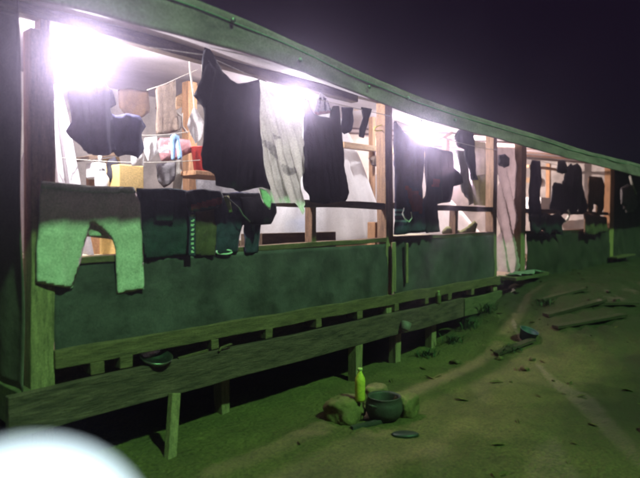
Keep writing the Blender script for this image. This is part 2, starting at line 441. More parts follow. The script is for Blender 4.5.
# roof sheet, fascia, lining, rafters
FB = [(at(x, y, OV).x, at(x, y, OV).z) for x, y in ((120, 21), (180, 35), (230, 46), (298, 69), (350, 89), (393, 109), (451, 128), (478, 133), (527, 147), (560, 156), (615, 170), (640, 177))]
FT = [(at(x, y, OV).x, at(x, y, OV).z) for x, y in ((205, 0), (273, 29), (350, 67), (415, 95), (478, 117), (530, 132), (587, 151), (640, 164))]
FB = [(0.4, FB[0][1] - .04)] + FB + [(22, 2.80)]
FT = [(0.4, FT[0][1] + .0)] + FT + [(22, FT[-1][1])]
bm = bmesh.new(); vs = []
us = [.75 + i * .06 for i in range(int((U1 + .4 - .75) / .06))]
for u in us:
    zb, zt = smooth_tab(FB, u) + .008 * noise.noise((u * 2.5, 1, 1)), smooth_tab(FT, u) + .006 * noise.noise((u * 2, 4, 1))
    r = []
    for j in range(13):
        t = j / 12
        y = OV + .012 * noise.noise((u * 1.2, t * 2, 3)) + .006 * noise.noise((u * 6, t * 6, 4)) + .012 * t
        r.append(bm.verts.new((u, y, zb + (zt - zb) * t)))
    vs.append(r)
for i in range(len(us) - 1):
    for j in range(12): bm.faces.new((vs[i][j], vs[i + 1][j], vs[i + 1][j + 1], vs[i][j + 1]))
fa = hp('fascia', bm, M['fascia'], None, True, 0)
md = fa.modifiers.new('thick', 'SOLIDIFY'); md.thickness = .012
for px, py in ((233, 20), (369, 87), (408, 98), (300, 60), (455, 120)):
    p = at(px, py, OV - .015)
    s = lathe([(.001, -.008), (.013, -.008), (.016, .0), (.016, .01)], p, 10, __import__('mathutils').Matrix.Rotation(PI / 2, 3, 'X'))
    so = obj('screw', s, M['iron'], fa, True)
def roofsheet(name, dz, y0, m, th):
    bm = bmesh.new(); vs = []
    for u in us[::3]:
        r = []; zt = lerp_tab(FT, u)
        for j in range(25):
            y = y0 + (DEP + .2 - y0) * j / 24
            zr = zt + (3.27 - zt) * (y - OV) / (.1 - OV) if y < .1 else 3.27 + (y - .1) * .15
            r.append(bm.verts.new((u, y, zr + dz + .02 * noise.noise((u * 1.1, y * 1.1, 6)))))
        vs.append(r)
    for i in range(len(vs) - 1):
        for j in range(24): bm.faces.new((vs[i][j], vs[i + 1][j], vs[i + 1][j + 1], vs[i][j + 1]))
    o = hp(name, bm, m, None, True, 0)
    md = o.modifiers.new('thick', 'SOLIDIFY'); md.thickness = th; md.offset = 0
    return o
roofsheet('roof', -.06, OV + .0, M['roof'], .012)
roofsheet('ceiling_lining', -.13, OV + .05, M['lining'], .006)
for u in [9.0 + i * 1.28 for i in range(9)]:
    z = lerp_tab(FT, u)
    hp('rafter', beam((u, .12, 3.15), (u, DEP - .05, 3.15 + .15 * (DEP - .2)), .05, .08), M['wood'])
# inner timber frame
def inner_post(px, v, z1, w=.09, m='wood_in', top=None):
    p = at(px, 200, v); hp('inner_post', beam((p.x, v, ZF), (p.x, v, z1), w, w), M[m])
inner_post(372, 1.0, 3.2, .07); inner_post(190, 1.6, 3.3, .12); inner_post(548, 1.1, 3.1)
a, c = at(427, 152, .9), at(462, 144, .9)
hp('cross_beam', beam((5.7, .9, 2.72), (8.4, .9, 2.79), .07, .08), M['wood_inh'])
p = at(446, 140, .9); hp('hanger_post', beam((p.x, .9, 2.72), (p.x, .9, 3.1), .11, .08), M['wood_in'])
hp('brace', beam(at(424, 150, .95), at(452, 133, .95), .04, .05), M['wood_inh'])
a, c = at(130, 97, 1.7), at(200, 73, 1.7)
hp('cross_beam', beam(at(160, 112, 1.7), at(212, 83, 1.7), .10, .12), M['wood_inh'])
hp('cross_beam', beam(at(355, 108, 1.1), at(392, 110, 1.1), .06, .06), M['wood_inh'])
hp('cross_beam', beam(at(528, 166, .8), at(606, 176, .8), .06, .06), M['wood_inh'])
hp('cross_beam', beam(at(528, 180, 1.8), at(606, 183, 1.8), .12, .12), M['wood_inh'])
hp('shelf', box(1.9, 4.2, 1.75, 2.4, 1.62, 1.66), M['wood_in'])

# ------------------------------------------------------------------ lamps
def bulb(loc, m, r, label, zc, watt, col=(1, .96, .98)):
    t = empty('ceiling_lamp', loc, label, 'lamp', 'bare lamps hung inside the hut')
    x, y, z = loc
    obj('bulb', lathe([(.004, -r)] + [(r * math.sin(a), -r * math.cos(a)) for a in [.2 + i_ * .2 for i_ in range(13)]] + [(.3 * r, r * 1.25)], loc, 28), m, t, True)
    obj('socket', lathe([(.02, r * 1.2), (.026, r * 1.25), (.026, r * 1.25 + .05), (.01, r * 1.25 + .07)], loc, 12), M['dplastic'], t, True)
    obj('cord', tube([(x, y, z + r * 1.25 + .06), (x + .005, y, zc)], .005), M['blackcord'], t, True)
    ld = bpy.data.lights.new('bulb_light', 'POINT'); ld.energy = watt; ld.color = col; ld.shadow_soft_size = .03
    lo = bpy.data.objects.new('bulb_light', ld); COL.objects.link(lo); lo.parent = t; lo.location = (0, -.02, -r - .035)
bulb(at(80, 45, .6), M['bulb1'], .10, 'brightest glaring bare lamp in the near corner above the trousers', 3.30, 215)
bulb(at(293, 95, .6), M['bulb2'], .05, 'glaring lamp behind the top of the long white shirt', 3.5, 135)
bulb(at(421, 128, .6), M['bulb2'], .06, 'glaring lamp between the middle post and the jacket', 3.5, 130)
bulb((11.2, 2.0, 3.05), M['bulb4'], .06, 'dim reddish lamp deep in the far bay behind dark clothes', 3.4, 800, (1, .82, .76))
# globe and unseen pole added to give the bright blur in the corner
gc = CAM + ray(20, 578) * .4
gl = empty('added_glow_globe', (gc.x, gc.y, 0), 'white glowing globe added for the corner glare, cut by the bottom left corner', 'lamp')
obj('globe', lathe([(.036, -.084)] + [(.093 * math.sin(a), -.093 * math.cos(a)) for a in [.45 + i * .16 for i in range(17)]] + [(.002, .093)], gc, 40), M['globe'], gl, True)
obj('pole', lathe([(.06, 0), (.06, .02), (.022, .05), (.022, gc.z - .11), (.04, gc.z - .10), (.04, gc.z - .08)], (gc.x, gc.y, -.02), 16), M['pole'], gl, True)

# ------------------------------------------------------------------ clothes lines
def line(name, label, pts, r=.004, m='rope', cat='clothes line'):
    o = obj(name, tube(pts, r), M[m], None, True); tag(o, label, cat); return o
VL = -.25
LP = [at(150, 47, VL), at(205, 55, VL), at(261, 80, VL), at(305, 96, VL), at(345, 106, VL), at(390, 116, VL)]
line('clothes_line', 'thin rope along the eave carrying the black dress and white shirt', LP)
line('clothes_line', 'rope in the middle bay carrying the dark jackets', sagline(at(394, 120, -.1), at(497, 150, -.1), .05))
line('clothes_line', 'inner rope with the brown towel hung from it', [at(147, 90, 1.0), at(165, 84, 1.0), at(180, 77, 1.0), at(205, 66, 1.0)])
line('clothes_line', 'low inner rope with white cloths and blue strap', sagline(at(112, 133, .9), at(200, 129, .9), .04))
line('clothes_line', 'thin line just behind the trousers with a yellow box under it', sagline(at(62, 158, .7), at(200, 160, .7), .03))
line('clothes_line', 'rope in the far bay carrying dark clothes', sagline(at(528, 158, .1), at(607, 175, .1), .02))

# ------------------------------------------------------------------ garments on the rail, near bay
RV = -.055
tr = cloth('trousers', 'pale grey trousers with green-lit legs hung over the rail by the corner post', 'trousers',
      [(41, 182), (70, 184), (92, 187), (134, 188), (140, 200), (142, 222), (144, 250), (146, 289), (133, 292), (120, 295), (117, 250), (112, 238), (100, 227), (92, 222), (87, 240), (82, 264), (75, 289), (55, 286), (38, 283), (38, 250), (40, 217), (40, 200)],
      RV, M['beige'], th=.03, amp=.009, k=20, cell=.016, lean=.032, crumple=.007)
cloth('waistband', 'greyer waistband', None, [(41, 181), (92, 186), (134, 187), (137, 193), (92, 193), (41, 188)], RV - .017, M['beige2'], th=.008, amp=.004, cell=.014, parent=tr)
cloth('trouser_back', 'back of the trousers seen between the legs', None, [(60, 186), (130, 189), (118, 240), (84, 236), (62, 225)], RV + .05, M['beige'], th=.012, amp=.008, cell=.02, parent=tr)
je = cloth('jeans', 'dark denim jeans with greenish sheen beside the pale trousers', 'jeans',
      [(136, 188), (150, 189), (171, 188), (189, 191), (192, 215), (191, 255), (170, 257), (147, 259), (144, 240), (141, 215)], RV, M['denim'], th=.03, amp=.008, k=22, cell=.014, lean=.03)
cloth('pocket', None, None, [(153, 199), (175, 200), (174, 222), (155, 221)], RV - .017, M['denim'], th=.004, amp=.002, k=5, cell=.015, parent=je, crumple=.003)
o = cloth('scarf', 'narrow dark scarf with light zigzag edge beside the jeans', 'scarf',
      [(186, 196), (195, 197), (196, 225), (195, 256), (188, 256), (189, 225)], RV - .03, M['navy'], th=.02, amp=.006, cell=.009,
      patches=[([(190 + (2 if i % 2 else 0), 206 + i * 4.5), (194 + (0 if i % 2 else 0), 206 + i * 4.5), (193, 208.2 + i * 4.5), (190, 208.2 + i * 4.5)], M['white']) for i in range(11)])
cloth('towel', 'brown plain cloth hanging from the rail beside the zigzag scarf', 'cloth',
      [(195, 200), (216, 199), (217, 230), (216, 256), (196, 256), (195, 230)], RV + .01, M['rust'], th=.02, amp=.007, k=30, cell=.014, lean=.02)
cloth('patterned_wrap', 'crumpled dark wrap with red patterned band lying along the rail', 'wrap',
      [(184, 191), (200, 189), (222, 191), (226, 200), (222, 207), (205, 211), (190, 212), (186, 205)], RV - .06, M['black'], th=.05, amp=.008, cell=.012, crumple=.03,
      patches=[([(190, 205), (221, 197), (222, 204), (191, 210)], M['redc'])])
nt = cloth('trousers', 'dark navy trousers with a gap between the legs under the black dress', 'trousers',
      [(214, 194), (240, 192), (262, 194), (263, 215), (261, 253), (247, 254), (246, 235), (245, 222), (242, 232), (240, 253), (217, 254), (216, 225)], RV + .0, M['navy'], th=.03, amp=.008, k=22, cell=.014, lean=.03)
cloth('waistband', None, None, [(215, 193), (262, 193), (262, 198), (215, 199)], RV - .017, M['black'], th=.008, amp=.004, cell=.014, parent=nt)
bg = cloth('shoulder_bag', 'black cloth bag hanging from the rail behind the white shirt tail', 'bag',
      [(240, 197), (258, 197), (276, 203), (277, 213), (272, 224), (258, 225), (244, 222)], RV - .02, M['black'], th=.09, amp=.006, cell=.014)
obj('strap', tube([at(226, 196, RV - .08), at(231, 201, RV - .08), at(239, 208, RV - .09), at(243, 215, RV - .09), at(250, 222, RV - .07)], .006), M['grey'], bg, True)
o = obj('hair_band', tube([at(224 + 8 * math.cos(i * .42), 252 + 2.2 * math.sin(i * .42), .02 - .05) for i in range(15)], .008), M['brightwhite'], None, True)
tag(o, 'small white loop lying on the sill under the navy trousers', 'hair band')
o = cloth('cloth_strip', 'khaki strap end hanging over the rail near the red band', 'strap', [(224, 196), (229, 196), (233, 212), (229, 213)], RV - .08, M['khaki'], th=.01, amp=.003, cell=.008)

# ------------------------------------------------------------------ garments on the eave line
dr = cloth('dress', 'large black dress hanging from the eave, widest garment of the row', 'dress',
      [(205, 47), (210, 50), (215, 60), (224, 72), (237, 84), (245, 83), (260, 79), (261, 120), (263, 164), (267, 190), (261, 187), (240, 192), (218, 185), (215, 174), (202, 169), (198, 155), (202, 140), (202, 107), (195, 95), (202, 82), (203, 60)],
      VL - .02, M['black'], th=.07, amp=.02, k=20, cell=.022)
cloth('sleeve', None, None, [(196, 92), (208, 60), (216, 70), (212, 100), (203, 108)], VL - .07, M['black'], th=.04, amp=.008, cell=.02, parent=dr)
sh = cloth('shirt', 'long white shirt with faded print and green-lit hem', 'shirt',
      [(260, 81), (264, 84), (270, 94), (280, 104), (291, 109), (303, 108), (304, 133), (303, 177), (304, 203), (301.5, 215), (295, 203), (269, 203), (269, 209), (258, 190), (262, 175), (262, 148), (260, 110)],
      VL + .01, M['white'], th=.02, amp=.022, k=34, slant=.35, cell=.0095, single=True,
      patches=[([(262, 139), (270, 143), (276, 150), (279, 160), (272, 158), (268, 150), (264, 146)], M['print']), ([(283, 164), (290, 168), (296, 167), (297, 172), (288, 176), (284, 171)], M['print']), ([(272, 132), (280, 138), (275, 140)], M['print'])])
cloth('hem_tail', None, None, [(259, 188), (266, 190), (271, 200), (269, 211), (263, 203)], VL - .04, M['white'], th=.015, amp=.006, cell=.012, parent=sh)
tk = cloth('tank_top', 'long black sleeveless top with deep neckline between white shirt and socks', 'top',
      [(304, 98), (308, 101), (313, 112), (319, 116), (329, 118), (333, 106), (339, 106), (342, 133), (344, 166), (348, 192), (347, 201), (335, 202), (325, 204), (312, 202), (303, 182), (304, 133)],
      VL - .0, M['black'], th=.06, amp=.018, k=24, cell=.02)
st = cloth('folded_cloth', 'small white cloth with dark stripes pegged as a triangle on the line', 'cloth',
      [(321, 92), (326, 98), (331, 110), (330, 113), (318, 115), (313, 112), (316, 103)], VL + .06, M['brightwhite'], th=.03, amp=.006, cell=.010,
      patches=[([(320, 97), (321.5, 97), (319, 112), (317, 112)], M['navy']), ([(323, 97), (324.5, 98), (326, 112), (324, 112)], M['navy']), ([(326.5, 101), (328, 103), (330, 110), (329, 111)], M['navy']), ([(313, 112), (331, 110.5), (330, 113), (318, 115)], M['pink'])])
cloth('sock', 'navy blue sock pair hanging beside the black sleeveless top', 'socks', [(342, 107), (353, 108), (352, 113), (354, 121), (350, 132), (345, 134), (341, 131), (342, 120)], VL, M['blue'], th=.04, amp=.006, cell=.010, group='socks on the eave line')
cloth('sock', 'black sock hanging nearest to the lit timber stud', 'sock', [(361, 107), (372, 109), (370, 116), (367, 127), (364, 138), (358, 137), (359, 128), (363, 118)], VL, M['black'], th=.04, amp=.006, cell=.010, group='socks on the eave line')
o = obj('hanger', tube([at(380 + 6 * math.cos(i * .45), 128 + 2.6 * math.sin(i * .45) - 1.2 * math.cos(i * .45), .05) for i in range(15)], .007), M['yellowp'], None, True); tag(o, 'yellow plastic loop hanger at the top of the middle post', 'hanger')
cloth('hand_towel', 'small grey cloth hung on the lit stud beside the middle post', 'cloth', [(379, 134), (386, 132), (386, 162), (381, 168), (377, 160)], .35, M['grey'], th=.02, amp=.01, cell=.015)
cloth('shoe_bag', 'dark little bag at the foot of the lit timber stud', 'bag', [(368, 158), (380, 154), (387, 158), (383, 168), (371, 165)], .9, M['rust'], th=.08, amp=.008, cell=.015)

# ------------------------------------------------------------------ middle bay
cloth('jacket', 'slate blue jacket hung right beside the middle post with a red inner patch', 'jacket',
      [(394, 119), (400, 128), (412, 138), (423, 145), (424, 170), (421, 185), (424, 205), (428, 232), (412, 233), (397, 235), (395, 215), (394, 180), (393, 150)], -.12, M['blue'], th=.08, amp=.02, k=20, cell=.025,
      patches=[([(404, 186), (416, 192), (422, 208), (418, 214), (410, 208), (405, 198)], M['redc']), ([(394, 180), (404, 205), (412, 240), (394, 240)], M['navy']),
               ([(394, 210), (403, 210), (403, 212), (394, 212)], M['teal']), ([(394, 214), (403, 214), (403, 216.5), (394, 216.5)], M['teal']), ([(394, 219), (404, 219), (404, 221), (394, 221)], M['teal'])])
cloth('jacket', 'dark purplish jacket with short sleeve hanging on the middle bay line', 'jacket',
      [(424, 145), (440, 149), (453, 152), (455, 168), (462, 176), (463, 183), (453, 187), (450, 202), (436, 204), (438, 232), (424, 233), (421, 200), (428, 190), (424, 175)], -.1, M['black'], th=.08, amp=.018, k=20, cell=.025,
      patches=[([(432, 178), (438, 180), (436, 188), (431, 186)], M['redc'])])
o = obj('rope_loop', tube([at(404, 208, -.2), at(402.5, 214, -.2), at(405, 219, -.2), at(409, 222, -.2), at(412, 218, -.2), at(411, 212, -.2)], .008), M['white'], None, True); tag(o, 'pale rope loop hanging below the red patch of the blue jacket', 'rope')
hb = cloth('hooded_top', 'black bunched hooded top with white glints hung under the fascia', 'top',
      [(458, 130), (464, 128), (472, 131), (474, 140), (475, 160), (477, 180), (471, 180), (468, 165), (464, 150), (456, 145), (454, 136)], .0, M['black'], th=.12, amp=.015, cell=.02,)
cloth('grey_shawl', 'grey green cloth hanging behind the black hooded top', 'shawl', [(456, 150), (466, 151), (470, 180), (476, 200), (470, 206), (462, 190)], .35, M['grey'], th=.03, amp=.02, cell=.03)
cloth('curtain', 'cream curtain beside the black hooded top in the middle bay', 'curtain', [(470, 140), (488, 143), (492, 152), (492, 172), (486, 176), (472, 178), (474, 160)], .3, M['cream'], th=.02, amp=.03, k=22, cell=.03, single=True)
cloth('wrap', 'yellow green cloth hanging under the cream curtain', 'wrap', [(472, 176), (486, 174), (492, 178), (494, 206), (486, 206), (474, 205)], .25, M['khaki'], th=.02, amp=.02, k=22, cell=.03, single=True)
cloth('cap', 'small dark cap hung between door post and grey curtain', 'cap', [(498, 155), (505, 154), (509, 158), (509, 166), (504, 168), (499, 165)], -.06, M['black'], th=.12, amp=.01, cell=.03)
cloth('curtain', 'tall grey mauve curtain closing the doorway between two posts', 'curtain',
      [(497, 147), (515, 148), (525, 151), (524, 200), (523, 270), (512, 273), (497, 271), (497, 210)], .12, M['curtain'], th=.02, amp=.05, k=17, slant=.5, cell=.035, single=True)
o = cloth('wrap', 'dark clothing bundle low on the middle bay rail beside the stud', 'clothes', [(441, 232), (447, 226), (454, 228), (460, 231), (468, 226), (474, 220), (478, 224), (475, 234), (460, 238), (444, 238)], .1, M['khaki'], th=.1, amp=.01, cell=.03)
# pale cloth dropped on the door step
bm = bmesh.new(); c0 = Vector((9.15, -.22, .87)); R_ = []
for i in range(19):
    r = []
    for j in range(9):
        x = c0.x - .5 + 1.0 * i / 18; y = c0.y - .10 + .26 * j / 8
        r.append(bm.verts.new((x + .06 * noise.noise((j * .4, i * .3, 2)), y + .06 * noise.noise((i * .4, 5, j * .3)), .862 + .05 * max(0, noise.noise((x * 4, y * 5, 3))) + .02 * math.sin(x * 12 + y * 8) ** 2)))
    R_.append(r)
for i in range(18):
    for j in range(8): bm.faces.new((R_[i][j], R_[i + 1][j], R_[i + 1][j + 1], R_[i][j + 1]))
o = obj('floor_cloth', bm, M['grey'], None, True); tag(o, 'pale cloth lying on the doorstep at the foot of the grey curtain', 'cloth')
o.modifiers.new('t', 'SOLIDIFY').thickness = .01
st_ = obj('door_step', beam((8.5, -.17, .815), (9.9, -.17, .815), .26, .06, wob=.01), M['wood_dark'], hut, False, .006)

# ------------------------------------------------------------------ far bay
FBG = 'dark clothes hung in the far bay'
def fc(name, label, cat, pts, v, m, **kw): return cloth(name, label, cat, pts, v, M[m], th=.10, cell=.05, amp=.03, k=12, group=FBG, **kw)
fc('shirt', 'narrow dark shirt hanging first in the far bay next to the lit post', 'shirt', [(531, 160), (541, 161), (542, 180), (540, 214), (538, 222), (531, 222), (530, 190)], -.06, 'blue')
fc('cap', 'round dark hat hanging alone high in the far bay', 'hat', [(559, 161), (563, 160), (566, 164), (566, 171), (562, 174), (558, 171)], -.06, 'black')
fc('coat', 'broad black coat filling the middle of the far bay', 'coat', [(566, 170), (570, 163), (573, 166), (577, 163), (581, 167), (583, 176), (584, 196), (586, 210), (581, 214), (577, 209), (572, 215), (567, 209), (562, 217), (557, 210), (552, 209), (552, 196), (551, 186), (556, 182), (561, 184), (565, 180)], -.04, 'black')
fc('trousers', 'dark trousers with parted legs hanging beside the reddish far post', 'trousers', [(588, 176), (602, 177), (604, 186), (603, 204), (598, 222), (596, 206), (594, 204), (591, 220), (588, 205), (589, 190)], -.05, 'rust')
fc('shirt', 'dark shirt low on the rail of the far bay under the white boxes', 'shirt', [(529, 213), (536, 215), (545, 212), (551, 215), (558, 213), (565, 220), (561, 226), (563, 236), (553, 231), (549, 237), (541, 230), (538, 236), (530, 231)], -.1, 'black')
fc('shirt', 'dark cloth over the far rail just before the reddish post', 'shirt', [(584, 212), (592, 214), (606, 217), (606, 232), (592, 236), (583, 234)], -.1, 'rust')
cloth('cloth_bundle', 'grey cloth hung outside past the reddish far post with pale strap', 'cloth', [(621, 188), (628, 184), (635, 188), (637, 200), (634, 211), (628, 213), (622, 204)], -.3, M['grey'], th=.15, amp=.03, cell=.06)
o = obj('strap', tube([at(630, 176, -.35), at(632, 184, -.35), at(636, 194, -.35)], .03), M['white'], None, True); tag(o, 'white strap hanging outside beyond the reddish far post', 'strap')
for (x, y, w, h, l) in ((541, 197, 12, 13, 'upper left white box in the far bay'), (549, 203, 8, 8, 'lower white box beside the larger one in the far bay')):
    a, c = at(x, y, .9), at(x + w, y + h, .9)
    o = obj('storage_box', box(a.x, c.x, .9, 1.3, c.z, a.z), M['wplastic'], None, False, .01); tag(o, l, 'box', 'white boxes in the far bay')
a = at(541, 211, .9); c = at(560, 211, .9)
t = hp('shelf', box(a.x, c.x + .5, .85, 1.4, a.z - .05, a.z - .005), M['wood_in'])
pts = [at(560 + 9 * math.cos(t), 214 + 9 * math.sin(t), .0) for t in [-2.2 + i * .2 for i in range(18)]]
o = obj('cable_coil', tube(pts, .03), M['white'], None, True); tag(o, 'pale curved hose looped on the far bay rail', 'hose')

# ------------------------------------------------------------------ inside the near bay
def net(label, apex, base, zb, z1, spread_top=.12, seed=1):
    """mosquito net: a gathered cone opening to a rectangle over the bed"""
    bm = bmesh.new(); n = 72; rows = 26; prev = None
    (x0, x1, y0, y1) = base
    for j in range(rows + 1):
        t = j / rows; z = z1 + (zb - z1) * t; w = t ** .85; ring = []
        for i in range(n):
            a = 2 * PI * i / n; ca, sa = math.cos(a), math.sin(a)
            s = 1 / max(abs(ca), abs(sa)); s = 1 + (s - 1) * .8
            bx = (x0 + x1) / 2 + (x1 - x0) / 2 * ca * s; by = (y0 + y1) / 2 + (y1 - y0) / 2 * sa * s
            ax, ay = apex[0] + spread_top * ca, apex[1] + spread_top * sa
            f = .03 * math.sin(a * 11 + seed * 2 + 2 * noise.noise((a, t * 2, seed))) * (.3 + w) + .015 * math.sin(a * 27 + seed)
            ring.append(bm.verts.new((ax + (bx - ax) * w + f * ca, ay + (by - ay) * w + f * sa, z + .02 * noise.noise((a * 3, t * 6, seed)))))
        if prev:
            for i in range(n): bm.faces.new((prev[i], prev[(i + 1) % n], ring[(i + 1) % n], ring[i]))
        else: bm.faces.new(ring)
        prev = ring
    o = obj('mosquito_net', bm, M['net'], None, True); tag(o, label, 'mosquito net', 'white mosquito nets over the beds'); return o
a = at(52, 85, 1.0)
net('white conical net hanging directly under the brightest lamp by the corner post', (a.x, 1.0), (a.x - .1, at(97, 190, .55).x, .55, 1.9), 1.45, a.z, .04, 1)
a = at(338, 128, 1.2)
net('wide white net over the bed between tank top and middle post', (a.x - .1, 1.3), (at(262, 230, .75).x + .2, at(392, 230, .75).x + .1, .75, 2.5), 1.46, a.z + .25, .1, 2)
a = at(430, 150, 1.4)
net('white net behind the dark jackets of the middle bay', (a.x + .3, 2.2), (a.x - 1.0, a.x + 1.9, 1.2, 3.3), 1.46, 2.9, .1, 3)
def bed(label, x0, x1, y0, y1, zt, pillow=None):
    t = empty('bunk_bed', ((x0 + x1) / 2, (y0 + y1) / 2, ZF), label, 'bed', 'plank beds inside the hut')
    bm = bmesh.new(); nx, ny = 20, 10
    obj('frame', box(x0, x1, y0, y1, zt - .22, zt - .10), M['wood_in'], t, False, .01)
    m_ = box(x0 + .03, x1 - .03, y0 + .03, y1 - .03, zt - .098, zt)
    bmesh.ops.subdivide_edges(m_, edges=m_.edges[:], cuts=6, use_grid_fill=True)
    for v_ in m_.verts: v_.co.z += .02 * noise.noise(v_.co * 4); v_.co.y += .01 * noise.noise(v_.co * 6)
    obj('mattress', m_, M['mattress'], t, True, 0)
    for px in (x0 + .05, x1 - .05):
        for py in (y0 + .05, y1 - .05): obj('leg', beam((px, py, ZF), (px, py, zt - .222), .07, .07), M['wood_in'], t)
    return t
p0, p1 = at(262, 240, .8), at(373, 228, .8)
bed('plank bed with cream mattress under the wide white net', p0.x, p1.x, .8, 2.3, 1.50)
bed('plank bed behind the dark jackets with pale mattress', 6.4, 8.2, 1.0, 2.4, 1.50)
bed('plank bed in the near corner under the conical net', 1.75, 2.6, .6, 2.4, 1.42)
pc = at(297, 227, 1.0)
bm = bmesh.new(); bmesh.ops.create_icosphere(bm, subdivisions=4, radius=1)
for v_ in bm.verts:
    c = v_.co; s = (abs(c.x) ** 3 + abs(c.z) ** 3 + abs(c.y) ** 3) ** (1 / 3)
    v_.co = Vector((pc.x + c.x / s * .17 * (1 + .1 * noise.noise(c * 3)), 1.0 + c.y / s * .10, 1.62 + c.z / s * .12 * (1 + .15 * noise.noise(c * 3))))
o = obj('pillow', bm, M['bluep'], None, True); tag(o, 'light blue pillow propped on the cream mattress behind the stud', 'pillow')
a, c = at(262, 236, .28), at(336, 236, .28)
ck = empty('wooden_crate', ((a.x + c.x) / 2, .4, ZF), 'dark brown wooden crate standing behind the sill in front of the bed', 'crate')
obj('front_board', box(a.x, c.x, .28, .31, 1.34, 1.60), M['wood_dark'], ck, False, .006)
obj('front_board', box(a.x, c.x, .28, .31, 1.10, 1.335), M['wood_dark'], ck, False, .006)
obj('side_board', box(a.x, a.x + .03, .312, .6, ZF, 1.59), M['wood_dark'], ck, False, .006)
obj('side_board', box(c.x - .03, c.x, .312, .6, ZF, 1.59), M['wood_dark'], ck, False, .006)
a, c = at(375, 222, .3), at(386, 222, .3)
o = obj('wooden_block', box(a.x, c.x, .3, .42, ZF, a.z), M['wood_in'], None, False, .01); tag(o, 'pale upright timber block behind the sill beside the middle post', 'block')

IN = .85
cloth('blouse', 'blue black blouse hanging close under the brightest lamp', 'blouse', [(68, 92), (74, 82), (84, 78), (89, 82), (95, 78), (104, 82), (113, 90), (117, 104), (112, 108), (115, 128), (117, 151), (104, 156), (92, 154), (80, 150), (74, 140), (67, 131), (72, 122), (70, 106)], .32, M['navy'], th=.05, amp=.03, k=30, cell=.02)
cloth('skirt', 'dark navy skirt hanging right of the blue black blouse', 'skirt', [(108, 112), (116, 116), (128, 113), (139, 116), (146, 126), (141, 134), (144, 150), (137, 159), (128, 154), (118, 157), (110, 150)], .42, M['navy'], th=.05, amp=.02, cell=.03)
cloth('shirt', 'small beige shirt hanging above the dark navy skirt', 'shirt', [(118, 90), (130, 88), (148, 92), (150, 112), (140, 118), (126, 116), (118, 108)], 1.5, M['rust'], th=.04, amp=.015, cell=.03)
cloth('towel', 'brown towel hanging from the inner rope', 'towel', [(155, 88), (166, 83), (176, 79), (176, 105), (178, 131), (166, 134), (155, 134), (156, 110)], 1.0, M['brown'], th=.03, amp=.015, cell=.025)
cloth('face_cloth', 'white cloth hanging to a point on a long cord beside the black dress', 'cloth', [(194, 106), (198, 112), (203, 122), (201, 138), (197, 144), (192, 136), (187, 126), (190, 116)], .6, M['brightwhite'], th=.02, amp=.012, cell=.014, single=True)
o = obj('cord', tube([at(189, 56, .6), at(190, 70, .6), at(193, 92, .6), at(194, 107, .6)], .008), M['rope'], None, True); tag(o, 'long white cord from the eave holding the pointed white cloth', 'cord')
o = obj('cord', tube([at(202, 60, .5), at(202.5, 72, .5)], .008), M['rope'], None, True); tag(o, 'short white cord end hanging at the top of the black dress', 'cord')
o = obj('cord', tube([at(175, 111, 1.05), at(179, 115, 1.05), at(182, 116, 1.05), at(183, 112, 1.05), at(182, 116, 1.05), at(182, 126, 1.05), at(178, 132, 1.05), at(182, 126, 1.05), at(187, 133, 1.05)], .012), M['rope'], None, True); tag(o, 'knotted white rope with split ends between brown towel and pointed cloth', 'rope')
cloth('face_cloth', 'square white cloth on the low inner rope', 'cloth', [(144, 138), (157, 136), (159, 152), (150, 161), (147, 161), (143, 150)], .85, M['brightwhite'], th=.02, amp=.01, cell=.016, single=True)
cloth('face_cloth', 'small white rag above the yellow cardboard box', 'cloth', [(131, 153), (137, 156), (144, 153), (144, 166), (131, 166)], .65, M['brightwhite'], th=.02, amp=.01, cell=.016, single=True)
cloth('bag', 'pink and white bag on the low inner rope behind the blue strap', 'bag', [(158, 138), (172, 138), (190, 140), (192, 152), (176, 160), (162, 161), (158, 150)], 1.0, M['pink'], th=.1, amp=.012, cell=.025,
      patches=[([(158, 149), (172, 142), (176, 148), (166, 153), (158, 154)], M['brightwhite'])])
o = cloth('strap', 'light blue webbing strap hanging on the low inner rope', 'strap', [(171, 135), (175, 134), (179, 136), (181, 158), (178, 161), (176, 140), (175, 160), (172, 160)], .8, M['lblue'], th=.03, amp=.01, cell=.014)
cloth('scarf', 'dark tattered scarf hanging below the pink bag', 'scarf', [(156, 164), (175, 162), (174, 180), (170, 184), (165, 188), (160, 182), (157, 175)], .9, M['grey'], th=.05, amp=.02, cell=.02)
cloth('face_cloth', 'long white cloth hanging between tattered scarf and timber post', 'cloth', [(174, 160), (181, 160), (183, 176), (181, 192), (173, 192), (174, 176)], .95, M['white'], th=.03, amp=.01, cell=.02)
a, c = at(119, 164, .75), at(144, 192, .75)
cb = empty('cardboard_box', ((a.x + c.x) / 2, .95, ZF), 'yellow cardboard box behind the jeans', 'box')
obj('carton', box(a.x, c.x, .75, 1.15, ZF, a.z), M['card'], cb, False, .008)
obj('flap', beam((a.x, 1.17, a.z + .01), (c.x, 1.17, a.z + .07), .01, .1, wob=.003), M['card'], cb)
a, c = at(95, 162, .9), at(107, 179, .9)
wb = empty('wall_box', ((a.x + c.x) / 2, 1.0, c.z), 'white plastic switch box with dark knob behind the pale trousers', 'switch box')
obj('casing', box(a.x, c.x, .9, 1.08, c.z, a.z), M['wplastic'], wb, False, .015)
p = at(102, 171, .89); obj('knob', lathe([(.001, -.02), (.022, -.02), (.025, .0), (.025, .012)], p, 14, __import__('mathutils').Matrix.Rotation(PI / 2, 3, 'X')), M['dplastic'], wb, True)
obj('inlet_pipe', tube([at(100, 162, .95), at(100, 152, .95)], .018), M['wplastic'], wb, True)
hp('board_post', beam((at(93, 170, 1.15).x, 1.15, ZF), (at(93, 170, 1.15).x, 1.15, 2.2), .12, .06), M['wood_in'])
